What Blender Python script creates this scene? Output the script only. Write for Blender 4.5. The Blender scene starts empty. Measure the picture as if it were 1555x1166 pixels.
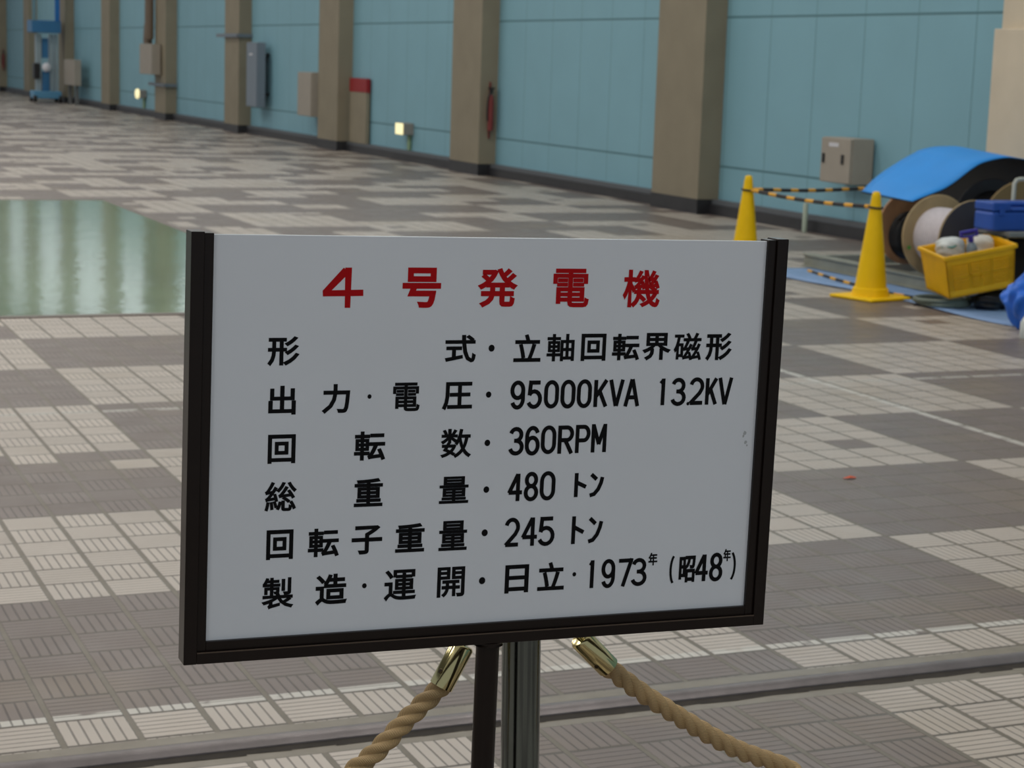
import bpy, bmesh, math, random
from mathutils import Vector, Matrix
random.seed(7)
sc = bpy.context.scene
C = sc.collection

# ---------------------------------------------------------------- camera
F_PX, PITCH, ROLL, YAW, EYE = 2921.86, .165290522, -.0329212712, .406175522, 1.45
CX, CY = 777.5, 583.0
FW = Vector((math.sin(YAW) * math.cos(PITCH), math.cos(YAW) * math.cos(PITCH), -math.sin(PITCH)))
R0 = Vector((math.cos(YAW), -math.sin(YAW), 0)); D0 = FW.cross(R0)
R2 = math.cos(ROLL) * R0 + math.sin(ROLL) * D0
D2 = -math.sin(ROLL) * R0 + math.cos(ROLL) * D0
O = Vector((0, 0, EYE))
cam = bpy.data.cameras.new('camera'); camo = bpy.data.objects.new('camera', cam); C.objects.link(camo)
m = Matrix((R2, -D2, -FW)).transposed().to_4x4(); m.translation = O; camo.matrix_world = m
cam.sensor_width = 36; cam.lens = F_PX / 1555 * 36; cam.clip_start = .05; cam.clip_end = 400
cam.dof.use_dof = True; cam.dof.focus_distance = 2.17; cam.dof.aperture_fstop = 15.5; cam.dof.aperture_blades = 7
sc.camera = camo

# ---------------------------------------------------------------- world, lamps, exposure
sc.view_settings.view_transform = 'Standard'; sc.view_settings.look = 'None'
sc.view_settings.gamma = 1; sc.view_settings.use_curve_mapping = False
sc.view_settings.exposure = 0.0
w = bpy.data.worlds.new('world'); sc.world = w; w.use_nodes = True
bg = w.node_tree.nodes['Background']; bg.inputs[0].default_value = (.80, .90, 1, 1); bg.inputs[1].default_value = .37
def lamp(x, y, z, sx, sy, power, col=(1, .96, .9)):
    l = bpy.data.lights.new('hall_lamp', 'AREA'); l.shape = 'RECTANGLE'; l.size = sx; l.size_y = sy; l.energy = power; l.color = col
    o = bpy.data.objects.new('hall_lamp', l); o.location = (x, y, z); C.objects.link(o); return o
for y in (-4.5, 3.5, 10.5, 18, 26, 35, 45, 56):
    for x in (-6.5, -0.5, 5.5):
        lamp(x, y, 9.4, 1.6, 1.6, 165 if y > 5 else 120)

# ---------------------------------------------------------------- helpers
def ray(x, y): return FW + (x - CX) / F_PX * R2 + (y - CY) / F_PX * D2
def on_z(x, y, z=0.0): v = ray(x, y); return O + v * ((z - EYE) / v.z)
def on_x(x, y, X): v = ray(x, y); return O + v * (X / v.x)
def on_y(x, y, Y): v = ray(x, y); return O + v * (Y / v.y)
def on_p(x, y, p, n): v = ray(x, y); return O + v * ((Vector(p) - O).dot(n) / v.dot(n))

def srgb(r, g, b):
    f = lambda c: (c / 255 / 12.92) if c / 255 <= .04045 else ((c / 255 + .055) / 1.055) ** 2.4
    return (f(r), f(g), f(b), 1)
def mat(name, col, rough=.5, metal=0.0, var=0.0, vscale=20, bump=0.0, bscale=200, emit=0.0, spec=.5, trans=0.0):
    mt = bpy.data.materials.new(name); mt.use_nodes = True; nt = mt.node_tree; b = nt.nodes['Principled BSDF']
    b.inputs['Base Color'].default_value = col; b.inputs['Roughness'].default_value = rough; b.inputs['Metallic'].default_value = metal
    b.inputs['Specular IOR Level'].default_value = spec
    if trans: b.inputs['Transmission Weight'].default_value = trans
    if emit:
        b.inputs['Emission Color'].default_value = col; b.inputs['Emission Strength'].default_value = emit
    tc = nt.nodes.new('ShaderNodeTexCoord')
    if var:
        n = nt.nodes.new('ShaderNodeTexNoise'); n.inputs['Scale'].default_value = vscale; n.inputs['Detail'].default_value = 5
        nt.links.new(tc.outputs['Object'], n.inputs['Vector'])
        r = nt.nodes.new('ShaderNodeMapRange'); r.inputs['From Min'].default_value = .3; r.inputs['From Max'].default_value = .7
        r.inputs['To Min'].default_value = 1 - var; r.inputs['To Max'].default_value = 1 + var
        nt.links.new(n.outputs['Fac'], r.inputs['Value'])
        mx = nt.nodes.new('ShaderNodeVectorMath'); mx.operation = 'SCALE'; mx.inputs[0].default_value = col[:3]
        nt.links.new(r.outputs[0], mx.inputs['Scale']); nt.links.new(mx.outputs[0], b.inputs['Base Color'])
    if bump:
        n = nt.nodes.new('ShaderNodeTexNoise'); n.inputs['Scale'].default_value = bscale; nt.links.new(tc.outputs['Object'], n.inputs['Vector'])
        bp = nt.nodes.new('ShaderNodeBump'); bp.inputs['Strength'].default_value = bump; bp.inputs['Distance'].default_value = .004
        nt.links.new(n.outputs['Fac'], bp.inputs['Height']); nt.links.new(bp.outputs[0], b.inputs['Normal'])
    return mt

class MB:
    """collects shapes for one mesh"""
    def __init__(s): s.b = bmesh.new()
    def add(s, vs, fs, M=None):
        vv = [s.b.verts.new(M @ Vector(v) if M else v) for v in vs]
        for f in fs:
            try: s.b.faces.new([vv[i] for i in f])
            except ValueError: pass
        return s
    def box(s, x0, y0, z0, x1, y1, z1, M=None):
        v = [(x, y, z) for z in (z0, z1) for y in (y0, y1) for x in (x0, x1)]
        return s.add(v, [(0, 2, 3, 1), (4, 5, 7, 6), (0, 1, 5, 4), (2, 6, 7, 3), (0, 4, 6, 2), (1, 3, 7, 5)], M)
    def lathe(s, prof, n=32, M=None, cap=True):
        k = len(prof)
        v = [(r * math.cos(2 * math.pi * i / n), r * math.sin(2 * math.pi * i / n), z) for i in range(n) for r, z in prof]
        f = [(i * k + j, ((i + 1) % n) * k + j, ((i + 1) % n) * k + j + 1, i * k + j + 1) for i in range(n) for j in range(k - 1)]
        if cap:
            if prof[0][0] > 1e-6: f.append([i * k for i in range(n)][::-1])
            if prof[-1][0] > 1e-6: f.append([i * k + k - 1 for i in range(n)])
        return s.add(v, f, M)
    def tube(s, pts, r, n=10, closed=False, radii=None):
        pts = [Vector(p) for p in pts]; N = len(pts); v = []; prev = None
        for i, p in enumerate(pts):
            a = pts[i - 1] if (i or closed) else p; b = pts[(i + 1) % N] if (i < N - 1 or closed) else p
            t = (b - a).normalized()
            if prev is None:
                q = Vector((0, 0, 1)) if abs(t.z) < .9 else Vector((1, 0, 0)); nn = (q - t * q.dot(t)).normalized()
            else: nn = (prev - t * prev.dot(t)).normalized()
            prev = nn; bb = t.cross(nn); rr = radii[i] if radii else r
            v += [p + (nn * math.cos(2 * math.pi * k / n) + bb * math.sin(2 * math.pi * k / n)) * rr for k in range(n)]
        f = [(i * n + k, i * n + (k + 1) % n, ((i + 1) % N) * n + (k + 1) % n, ((i + 1) % N) * n + k) for i in range(N if closed else N - 1) for k in range(n)]
        if not closed: f += [list(range(n))[::-1], [(N - 1) * n + k for k in range(n)]]
        return s.add(v, f)
    def build(s, name, material, parent=None, smooth=False, bevel=0.0, loc=None, M=None):
        bmesh.ops.recalc_face_normals(s.b, faces=s.b.faces)
        me = bpy.data.meshes.new(name); s.b.to_mesh(me); s.b.free()
        o = bpy.data.objects.new(name, me); C.objects.link(o); me.materials.append(material)
        if smooth:
            for p in me.polygons: p.use_smooth = True
            if bevel == 0:
                md = o.modifiers.new('edge', 'EDGE_SPLIT'); md.split_angle = math.radians(40)
        if bevel:
            md = o.modifiers.new('bevel', 'BEVEL'); md.width = bevel; md.segments = 2; md.limit_method = 'ANGLE'
        if parent: o.parent = parent
        if M is not None: o.matrix_world = M
        elif loc is not None: o.location = loc
        return o
def tag(o, label=None, cat=None, group=None, kind=None):
    if label: o['label'] = label
    if cat: o['category'] = cat
    if group: o['group'] = group
    if kind: o['kind'] = kind
    return o
def empty(name, loc, rz=0.0, label=None, cat=None, group=None):
    o = bpy.data.objects.new(name, None); C.objects.link(o); o.location = loc; o.rotation_euler = (0, 0, rz); o.empty_display_size = .1
    return tag(o, label, cat, group)
def copy_tree(o, parent=None):
    c = o.copy(); C.objects.link(c)
    if parent: c.parent = parent
    for ch in list(o.children): copy_tree(ch, c)
    return c
def T(x, y, z): return Matrix.Translation((x, y, z))
def RX(a): return Matrix.Rotation(a, 4, 'X')
def RY(a): return Matrix.Rotation(a, 4, 'Y')
def RZ(a): return Matrix.Rotation(a, 4, 'Z')
def align(p0, p1):
    p0 = Vector(p0); d = Vector(p1) - p0
    return T(*p0) @ d.to_track_quat('Z', 'Y').to_matrix().to_4x4()
def spline(pts, n=12):
    P = [Vector(p) for p in pts]; P = [2 * P[0] - P[1]] + P + [2 * P[-1] - P[-2]]; out = []
    for i in range(1, len(P) - 2):
        for k in range(n):
            t = k / n
            out.append(.5 * ((2 * P[i]) + (P[i + 1] - P[i - 1]) * t + (2 * P[i - 1] - 5 * P[i] + 4 * P[i + 1] - P[i + 2]) * t * t + (3 * P[i] - P[i - 1] - 3 * P[i + 1] + P[i + 2]) * t ** 3))
    return out + [P[-2]]

# ---------------------------------------------------------------- structure: floor
class NT:
    def __init__(s, nt): s.nt = nt
    def val(s, node, i, x):
        if isinstance(x, (int, float)): node.inputs[i].default_value = x
        else: s.nt.links.new(x, node.inputs[i])
    def m(s, op, a, b=0.0, c=0.0):
        n = s.nt.nodes.new('ShaderNodeMath'); n.operation = op
        s.val(n, 0, a); s.val(n, 1, b); s.val(n, 2, c); return n.outputs[0]
    def mix(s, f, a, b):
        n = s.nt.nodes.new('ShaderNodeMix'); n.data_type = 'RGBA'
        s.val(n, 0, f)
        for i, x in ((6, a), (7, b)):
            if isinstance(x, tuple): n.inputs[i].default_value = x
            else: s.nt.links.new(x, n.inputs[i])
        return n.outputs[2]
    def noise(s, vec, scale, detail=3):
        n = s.nt.nodes.new('ShaderNodeTexNoise'); n.inputs['Scale'].default_value = scale; n.inputs['Detail'].default_value = detail
        s.nt.links.new(vec, n.inputs['Vector']); return n.outputs['Fac']
    def ss(s, x, a, b):
        n = s.nt.nodes.new('ShaderNodeMapRange'); n.interpolation_type = 'SMOOTHSTEP'
        s.val(n, 0, x); n.inputs[1].default_value = a; n.inputs[2].default_value = b; return n.outputs[0]

LIGHT_TILE, DARK_TILE, GROUT = srgb(190, 180, 170), srgb(120, 108, 103), srgb(122, 113, 97)
def floor_material():
    mt = bpy.data.materials.new('ribbed_floor_tile'); mt.use_nodes = True; nt = mt.node_tree; g = NT(nt); b = nt.nodes['Principled BSDF']
    pos = nt.nodes.new('ShaderNodeNewGeometry').outputs['Position']
    sp = nt.nodes.new('ShaderNodeSeparateXYZ'); nt.links.new(pos, sp.inputs[0]); X, Y = sp.outputs[0], sp.outputs[1]
    before = g.m('LESS_THAN', Y, 3.8)
    u = g.m('DIVIDE', g.m('SUBTRACT', g.m('ADD', X, g.m('MULTIPLY', before, -.016)), 1.505), .164)
    v = g.m('DIVIDE', g.m('SUBTRACT', g.m('ADD', Y, g.m('MULTIPLY', before, .037)), 4.068), .1585)
    i, j = g.m('FLOOR', u), g.m('FLOOR', v); fu, fv = g.m('FRACT', u), g.m('FRACT', v)
    odd = g.m('ABSOLUTE', g.m('MODULO', g.m('ADD', i, j), 2))
    rib = g.m('ADD', g.m('MULTIPLY', odd, fv), g.m('MULTIPLY', g.m('SUBTRACT', 1, odd), fu))
    # distance to tile edge in metres, wide joints along the hall, narrow across it
    du = g.m('MULTIPLY', g.m('MINIMUM', fu, g.m('SUBTRACT', 1, fu)), .164)
    dv = g.m('MULTIPLY', g.m('MINIMUM', fv, g.m('SUBTRACT', 1, fv)), .1585)
    wob = g.m('MULTIPLY', g.m('SUBTRACT', g.noise(pos, 60, 2), .5), .004)
    tile = g.m('MULTIPLY', g.ss(g.m('ADD', du, wob), .0060, .0090), g.ss(g.m('ADD', dv, wob), .0030, .0055))
    # six bars, five grooves per tile
    rr = g.m('FRACT', g.m('ADD', g.m('MULTIPLY', g.m('SUBTRACT', rib, .5), 6.4), .0))
    gro = g.m('MULTIPLY', g.m('MINIMUM', rr, g.m('SUBTRACT', 1, rr)), .025)
    bar = g.ss(g.m('ADD', gro, g.m('MULTIPLY', wob, .3)), .0012, .0030)
    top = g.m('MULTIPLY', tile, bar)
    # colour: six by six chequered fields, tone of single tiles varies
    bi, bj = g.m('FLOOR', g.m('DIVIDE', i, 6)), g.m('FLOOR', g.m('DIVIDE', j, 6))
    fld = g.m('ABSOLUTE', g.m('MODULO', g.m('ADD', bi, bj), 2))
    cv = nt.nodes.new('ShaderNodeCombineXYZ'); nt.links.new(i, cv.inputs[0]); nt.links.new(j, cv.inputs[1])
    wn = nt.nodes.new('ShaderNodeTexWhiteNoise'); wn.noise_dimensions = '2D'; nt.links.new(cv.outputs[0], wn.inputs['Vector'])
    flip = g.m('GREATER_THAN', wn.outputs[0], .985)
    # further down the hall the fields are less regular
    cv2 = nt.nodes.new('ShaderNodeCombineXYZ'); nt.links.new(g.m('FLOOR', g.m('DIVIDE', i, 3)), cv2.inputs[0]); nt.links.new(g.m('FLOOR', g.m('DIVIDE', j, 3)), cv2.inputs[1])
    wn2 = nt.nodes.new('ShaderNodeTexWhiteNoise'); wn2.noise_dimensions = '2D'; nt.links.new(cv2.outputs[0], wn2.inputs['Vector'])
    flip = g.m('MAXIMUM', flip, g.m('MULTIPLY', g.m('GREATER_THAN', Y, 11.6), g.m('GREATER_THAN', wn2.outputs[0], .74)))
    fld2 = g.m('ABSOLUTE', g.m('SUBTRACT', fld, flip))
    base = g.mix(fld2, LIGHT_TILE, DARK_TILE)
    tone = g.m('ADD', g.m('MULTIPLY', wn.outputs[0], .10), g.m('ADD', .87, g.m('MULTIPLY', g.noise(pos, 8, 4), .16)))
    vm = nt.nodes.new('ShaderNodeVectorMath'); vm.operation = 'SCALE'; nt.links.new(base, vm.inputs[0]); nt.links.new(tone, vm.inputs['Scale'])
    dirt = g.mix(g.m('MULTIPLY', g.ss(g.noise(pos, 1.3, 5), .5, .75), .35), vm.outputs[0], srgb(150, 134, 108))
    # worn white lines painted on the tiles
    wear = g.ss(g.noise(pos, 11, 5), .33, .45)
    l1 = g.m('LESS_THAN', g.m('ABSOLUTE', g.m('SUBTRACT', Y, 4.0895)), .0185)
    l2 = g.m('LESS_THAN', g.m('ABSOLUTE', g.m('SUBTRACT', Y, 7.715)), .022)
    l3 = g.m('MULTIPLY', g.m('LESS_THAN', g.m('ABSOLUTE', g.m('SUBTRACT', X, 4.915)), .022), g.m('MULTIPLY', g.m('GREATER_THAN', Y, 5.2), g.m('LESS_THAN', Y, 8.4)))
    line = g.m('MULTIPLY', g.m('MAXIMUM', g.m('MAXIMUM', l1, l2), l3), g.m('MULTIPLY', wear, .85))
    dirt = g.mix(line, dirt, srgb(210, 207, 199))
    gr = g.mix(g.m('MULTIPLY', g.noise(pos, 25, 4), 1), srgb(98, 90, 78), GROUT)
    joint_shade = g.ss(g.m('ADD', du, wob), .0045, .0075)
    gr = g.mix(g.m('MULTIPLY', joint_shade, .6), gr, srgb(66, 58, 50))  # shadow line below each tile painted into the narrow cross joints
    gcol = g.mix(tile, gr, g.mix(.68, dirt, srgb(56, 49, 42)))  # shadow in the recessed grooves painted as a darker tile tone
    col = g.mix(top, gcol, dirt)
    mort = g.m('MULTIPLY', g.m('LESS_THAN', Y, 3.902), g.m('GREATER_THAN', Y, 3.712))
    col = g.mix(mort, col, g.mix(g.noise(pos, 18, 5), srgb(112, 104, 92), srgb(146, 138, 124)))
    nt.links.new(col, b.inputs['Base Color'])
    rg = g.m('ADD', .30, g.m('MULTIPLY', g.noise(pos, 6, 4), .22)); nt.links.new(rg, b.inputs['Roughness'])
    b.inputs['Specular IOR Level'].default_value = .45
    h = g.m('ADD', g.m('MULTIPLY', top, g.m('SUBTRACT', 1, mort)), g.m('MULTIPLY', g.noise(pos, 3, 3), .35))
    bp = nt.nodes.new('ShaderNodeBump'); bp.inputs['Strength'].default_value = .55; bp.inputs['Distance'].default_value = .0025
    nt.links.new(h, bp.inputs['Height']); nt.links.new(bp.outputs[0], b.inputs['Normal'])
    return mt
def struct(o, label=None, cat=None): return tag(o, label, cat, kind='structure')
struct(MB().box(-18, -8, -.2, 9.61, 110, 0).build('floor', floor_material()), 'ribbed beige and mauve floor tiles in a large chequered pattern', 'floor')

green = mat('green_floor_paint', srgb(126, 150, 120), .135, 0, .14, 1.2, .5, 6, spec=.55)
gb = MB().box(-10, 10.60, 0, 3.69, 18.78, .004)
struct(gb.build('floor_panel', green), 'glossy pale green painted floor area reflecting the windows', 'floor')
edge = mat('floor_edging', srgb(116, 106, 100), .5, 0, .1, 9)
eb = MB(); eb.box(-10, 10.53, 0, 3.76, 10.60, .006); eb.box(3.69, 10.60, 0, 3.76, 18.85, .006); eb.box(-10, 18.78, 0, 3.69, 18.85, .006)
struct(eb.build('floor_trim', edge), 'grey edging strip around the green floor area', 'floor edging')
steel_dark = mat('dull_steel', srgb(122, 116, 116), .42, .55, .15, 12, .2, 60)
# rounded steel edge bar running across the tiles, dark gap on its near side
rb = MB(); prof = [(-.036, -.01), (-.034, .004), (-.024, .012), (-.008, .016), (.010, .014), (.024, .006), (.030, -.01)]
n = len(prof)
xs = [-12 + k * .72 for k in range(30)]
rb.add([(x, 3.812 + p[0], p[1]) for x in xs for p in prof], [(a * n + k, a * n + k + 1, (a + 1) * n + k + 1, (a + 1) * n + k) for a in range(len(xs) - 1) for k in range(n - 1)])
struct(rb.build('floor_rail', steel_dark, smooth=True), 'rounded steel edge bar set across the floor tiles', 'floor rail')
gapm = mat('gap_dark', srgb(50, 44, 38), .9, 0, .3, 20)  # flat dark strip with a ragged outer edge
gp = MB()
for k in range(220):
    x = -12 + k * .098; a, c = .026 + .012 * random.random(), .026 + .012 * random.random()
    gp.add([(x, 3.778, .0008), (x + .098, 3.778, .0008), (x + .098, 3.778 - c, .0008), (x, 3.778 - a, .0008)], [(0, 1, 2, 3)])
struct(gp.build('floor_groove', gapm), 'dark gap along the steel edge bar', 'floor gap')

# ---------------------------------------------------------------- structure: wall, pillars, windows
def wall_material():
    mt = bpy.data.materials.new('teal_wall_board'); mt.use_nodes = True; nt = mt.node_tree; g = NT(nt); b = nt.nodes['Principled BSDF']
    pos = nt.nodes.new('ShaderNodeNewGeometry').outputs['Position']
    sp = nt.nodes.new('ShaderNodeSeparateXYZ'); nt.links.new(pos, sp.inputs[0]); Y, Z = sp.outputs[1], sp.outputs[2]
    t = g.m('MODULO', g.m('SUBTRACT', Y, 18.2 - 5.93 * 6), 5.93)
    a = g.m('PINGPONG', g.m('SUBTRACT', t, .82 - .81 * 2), .405)
    zz = g.m('PINGPONG', g.m('ADD', g.m('SUBTRACT', Z, .484), 1.482), .741)
    gv = g.ss(a, .004, .012); gh = g.ss(zz, .006, .016)
    fine = g.m('MULTIPLY', g.m('SINE', g.m('MULTIPLY', Z, 260)), .02)
    tone = g.m('ADD', g.m('ADD', .93, fine), g.m('MULTIPLY', g.noise(pos, 2.0, 5), .13))
    vm = nt.nodes.new('ShaderNodeVectorMath'); vm.operation = 'SCALE'; vm.inputs[0].default_value = srgb(132, 178, 193)[:3]; nt.links.new(tone, vm.inputs['Scale'])
    col = g.mix(g.m('MULTIPLY', gv, .55), srgb(96, 138, 146), vm.outputs[0]); col = g.mix(g.m('ADD', .45, g.m('MULTIPLY', gv, .55)), srgb(90, 132, 140), vm.outputs[0])
    col = g.mix(g.m('ADD', .2, g.m('MULTIPLY', gh, .8)), srgb(70, 112, 120), col)
    nt.links.new(col, b.inputs['Base Color']); b.inputs['Roughness'].default_value = .55
    bp = nt.nodes.new('ShaderNodeBump'); bp.inputs['Distance'].default_value = .004; bp.inputs['Strength'].default_value = .6
    nt.links.new(g.m('MINIMUM', gv, gh), bp.inputs['Height']); nt.links.new(bp.outputs[0], b.inputs['Normal'])
    return mt
WX, PX = 9.61, 9.37
wallm = wall_material()
struct(MB().box(WX, -8, 0, WX + .3, 110, 3.7).box(WX, -8, 7.4, WX + .3, 110, 10).build('wall_right', wallm), 'pale teal panelled wall with beige pillars', 'wall')
concrete = mat('ceiling_paint', srgb(120, 120, 116), .8)
struct(MB().box(-18, -8, 10, 10, 110, 10.2).build('ceiling', concrete), 'grey hall ceiling', 'ceiling')
pil = mat('pillar_paint', srgb(142, 133, 113), .6, 0, .06, 3, .06, 120)
black = mat('black_skirting', srgb(44, 44, 47), .4, 0, .15, 15)
skirt_top = mat('grey_skirting_ledge', srgb(96, 100, 104), .5)
pill_lab = ['beige wall pillar behind the cable reels and the blue curved sheet', 'broad beige wall pillar rising just left of the further yellow cone',
    'beige wall pillar with the red extinguisher on its side', 'beige wall pillar next to the red topped cabinet', 'beige wall pillar with a steel band and tall blue grey cabinet',
    'beige wall pillar with a low steel band and hanging grey box', 'plain beige wall pillar between the blue lift and the round lamp', 'beige wall pillar behind the grey box beside the blue lift',
    'beige wall pillar just behind the left of the blue lift', 'beige wall pillar at the left edge of the hall wall', 'beige wall pillar at the far end of the wall']
ks = []
for k in range(-1, 10):
    y0 = 17.2 + 5.93 * k; y1 = y0 + 1.02
    if k == -1: y1 = 12.44
    p = MB().box(PX, y0, .15, WX, y1, 10).build('wall_pillar', pil)
    if k == -1: p.data.materials[0] = mat('pale_pillar_paint', srgb(214, 200, 176), .6, 0, .05, 3)
    struct(p, pill_lab[k + 1], 'pillar')
    q = MB().box(PX - .006, y0 - .006, 0, WX, y1 + .006, .15).build('base', black, p)
    ks.append((y0, y1))
struct(MB().box(PX - .045, 11.0, 0.15, PX, 12.475, 1.83).build('trim_1', mat('pale_cover', srgb(218, 204, 180), .6, 0, .05, 3), bevel=.006), 'pale beige cover board on the lower pillar behind the reels', 'cover board')
bb = MB(); bt = MB()
prev = -8
for y0, y1 in ks + [(110, 111)]:
    bb.box(9.50, prev, 0, WX, y0, .105); bt.box(9.535, prev, .105, WX, y0, .152); prev = y1
struct(bb.build('baseboard_right', black), 'black skirting along the teal wall', 'baseboard')
struct(bt.build('trim_2', skirt_top), 'grey ledge above the black skirting', 'trim')
glass = mat('daylit_window', (.86, .95, 1, 1), .3, emit=1.5)
fr = mat('window_frame_paint', srgb(120, 124, 120), .5)
for k in range(-1, 9):
    a, c = ks[k + 1][1], ks[k + 2][0]
    o = struct(MB().box(WX + .10, a, 3.7, WX + .16, c, 7.4).build('window_%d' % (k + 2), glass), 'daylit high window of the hall wall', 'window')
    fm = MB()
    for q in range(5): y = a + (c - a) * q / 4; fm.box(WX + .02, y - .05, 3.7, WX + .1, y + .05, 7.4)
    for z in (3.73, 4.9, 6.1, 7.37): fm.box(WX + .02, a, z - .04, WX + .1, c, z + .04)
    fm.build('window_frame', fr, o)

# ---------------------------------------------------------------- the generator sign
SC = Vector((.8228, 1.9427, 1.0305)); SU = Vector((.9996, -.0256, -.0146)).normalized(); SV = Vector((.0147, .0037, .9999))
SV = (SV - SU * SV.dot(SU)).normalized(); SB = -SU.cross(SV)      # SB points away from the viewer
W2, H2 = .3517, .2322
s0 = SC.z / SV.z
sign = empty('information_sign', (0, 0, 0), 0, 'white sign board with red and black Japanese lettering on a dark brown pole', 'sign')
Msign = Matrix((SU, SB, SV)).transposed().to_4x4(); Msign.translation = SC - SV * s0
sign.matrix_world = Msign
def loc(x, y, dep=.008):
    p = on_p(x, y, SC + SB * dep, SB) - SC; return p.dot(SU), p.dot(SV)
brown = mat('brown_frame', srgb(28, 20, 16), .3, 0, .08, 30, spec=.28)
whitem = mat('white_sign_board', srgb(222, 227, 233), .28, 0, .012, 6, spec=.35)
redm = mat('red_vinyl', srgb(176, 14, 20), .5, spec=.12); inkm = mat('black_vinyl', srgb(12, 12, 14), .5, spec=.12)
def L(mb, u0, y0, v0, u1, y1, v1): mb.box(u0, y0, s0 + v0, u1, y1, s0 + v1)
for sgn, nm in ((-1, 'side_rail'), (1, 'side_rail')):
    mb = MB(); a, c = sorted((sgn * W2, sgn * .3375)); L(mb, a, 0, -H2, c, .027, H2)
    a, c = sorted((sgn * .3375, sgn * .327)); L(mb, a, .0035, -.2195, c, .024, H2 - .0015)
    mb.build(nm, brown, sign, bevel=.0008)
mb = MB(); L(mb, -.3375, 0, -H2, .3375, .027, -.2195); L(mb, -.327, .0035, -.2195, .327, .024, -.2085)
mb.build('bottom_rail', brown, sign, bevel=.0008)
mb = MB(); mb.box(-.3375, -.0006, s0 - .2203, .3375, .0006, s0 - .2188)
mb.build('rail_highlight', mat('bead_highlight', srgb(96, 84, 74), .3, .6), sign)  # bright edge highlight of the bottom rail built as a lighter strip
mb = MB(); L(mb, -.332, .008, -.213, .332, .0125, .2290); panel = mb.build('board', whitem, sign, bevel=.0006)
mb = MB(); mb.lathe([(.0135, 0.008), (.0135, s0 - H2)], 24, T(.002, .014, 0)); mb.lathe([(.0175, s0 - H2 - .004), (.0155, s0 - H2 - .002), (.0155, s0 - H2)], 24, T(.002, .014, 0)); mb.build('pole', brown, sign, smooth=True)
mb = MB(); mb.box(-.21, -.30, .001, .21, .018, .011); mb.lathe([(.022, .011), (.018, .03), (.0, .03)], 24, T(.002, .014 - .016, 0)); mb.build('base', brown, sign, bevel=.002)
smud = MB()
for (x, y, r) in ((1131, 657, .0022), (1128.5, 662, .0015), (1132, 671, .002), (1134, 676, .0012)):
    uu, vv = loc(x, y); smud.add([(uu + r * math.cos(t) * random.uniform(.6, 1.2), .0078, s0 + vv + r * 1.3 * math.sin(t) * random.uniform(.6, 1.2)) for t in [k * .7 for k in range(9)]], [tuple(range(9))])
smud.build('smudge', mat('grey_smudge', srgb(176, 180, 182), .6), panel)

# lettering: kanji from the built-in font, roman and katakana drawn as strokes; every glyph set at its place on the board
def ribbon(mb, pts, t, closed=False):
    P = [Vector((p[0], p[1])) for p in pts]; N = len(P); Lf, Rt = [], []
    if not closed:                                                 # sharp corners are two strokes that overlap
        for i in range(1, N - 1):
            a, c = (P[i] - P[i - 1]).normalized(), (P[i + 1] - P[i]).normalized()
            if a.dot(c) < .25:
                e1, e2 = t * (.5 if abs(a.dot(c)) < .3 else .12), t * (.5 if abs(a.dot(c)) < .3 else .12)
                ribbon(mb, list(P[:i]) + [P[i] + a * e1], t); ribbon(mb, [P[i] - c * e2] + list(P[i + 1:]), t); return
    for i in range(N):
        a = P[i - 1] if (i or closed) else None; c = P[(i + 1) % N] if (i < N - 1 or closed) else None
        d1 = (P[i] - a).normalized() if a is not None else None; d2 = (c - P[i]).normalized() if c is not None else None
        d1 = d1 or d2; d2 = d2 or d1
        n1, n2 = Vector((-d1.y, d1.x)), Vector((-d2.y, d2.x)); mm = (n1 + n2)
        mm = mm.normalized() if mm.length > 1e-6 else n1
        k = min(1 / max(mm.dot(n1), .35), 1.9)
        Lf.append(P[i] + mm * t / 2 * k); Rt.append(P[i] - mm * t / 2 * k)
    lift = -(len(mb.b.verts) % 977) * 2e-7
    v = [(p.x, lift, p.y) for p in Lf] + [(p.x, lift, p.y) for p in Rt]
    mb.add(v, [(i, (i + 1) % N, N + (i + 1) % N, N + i) for i in range(N if closed else N - 1)])
def arc(cx, cy, rx, ry, a0, a1, n=14): return [(cx + rx * math.cos(math.radians(a0 + (a1 - a0) * k / n)), cy + ry * math.sin(math.radians(a0 + (a1 - a0) * k / n))) for k in range(n + 1)]
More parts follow.
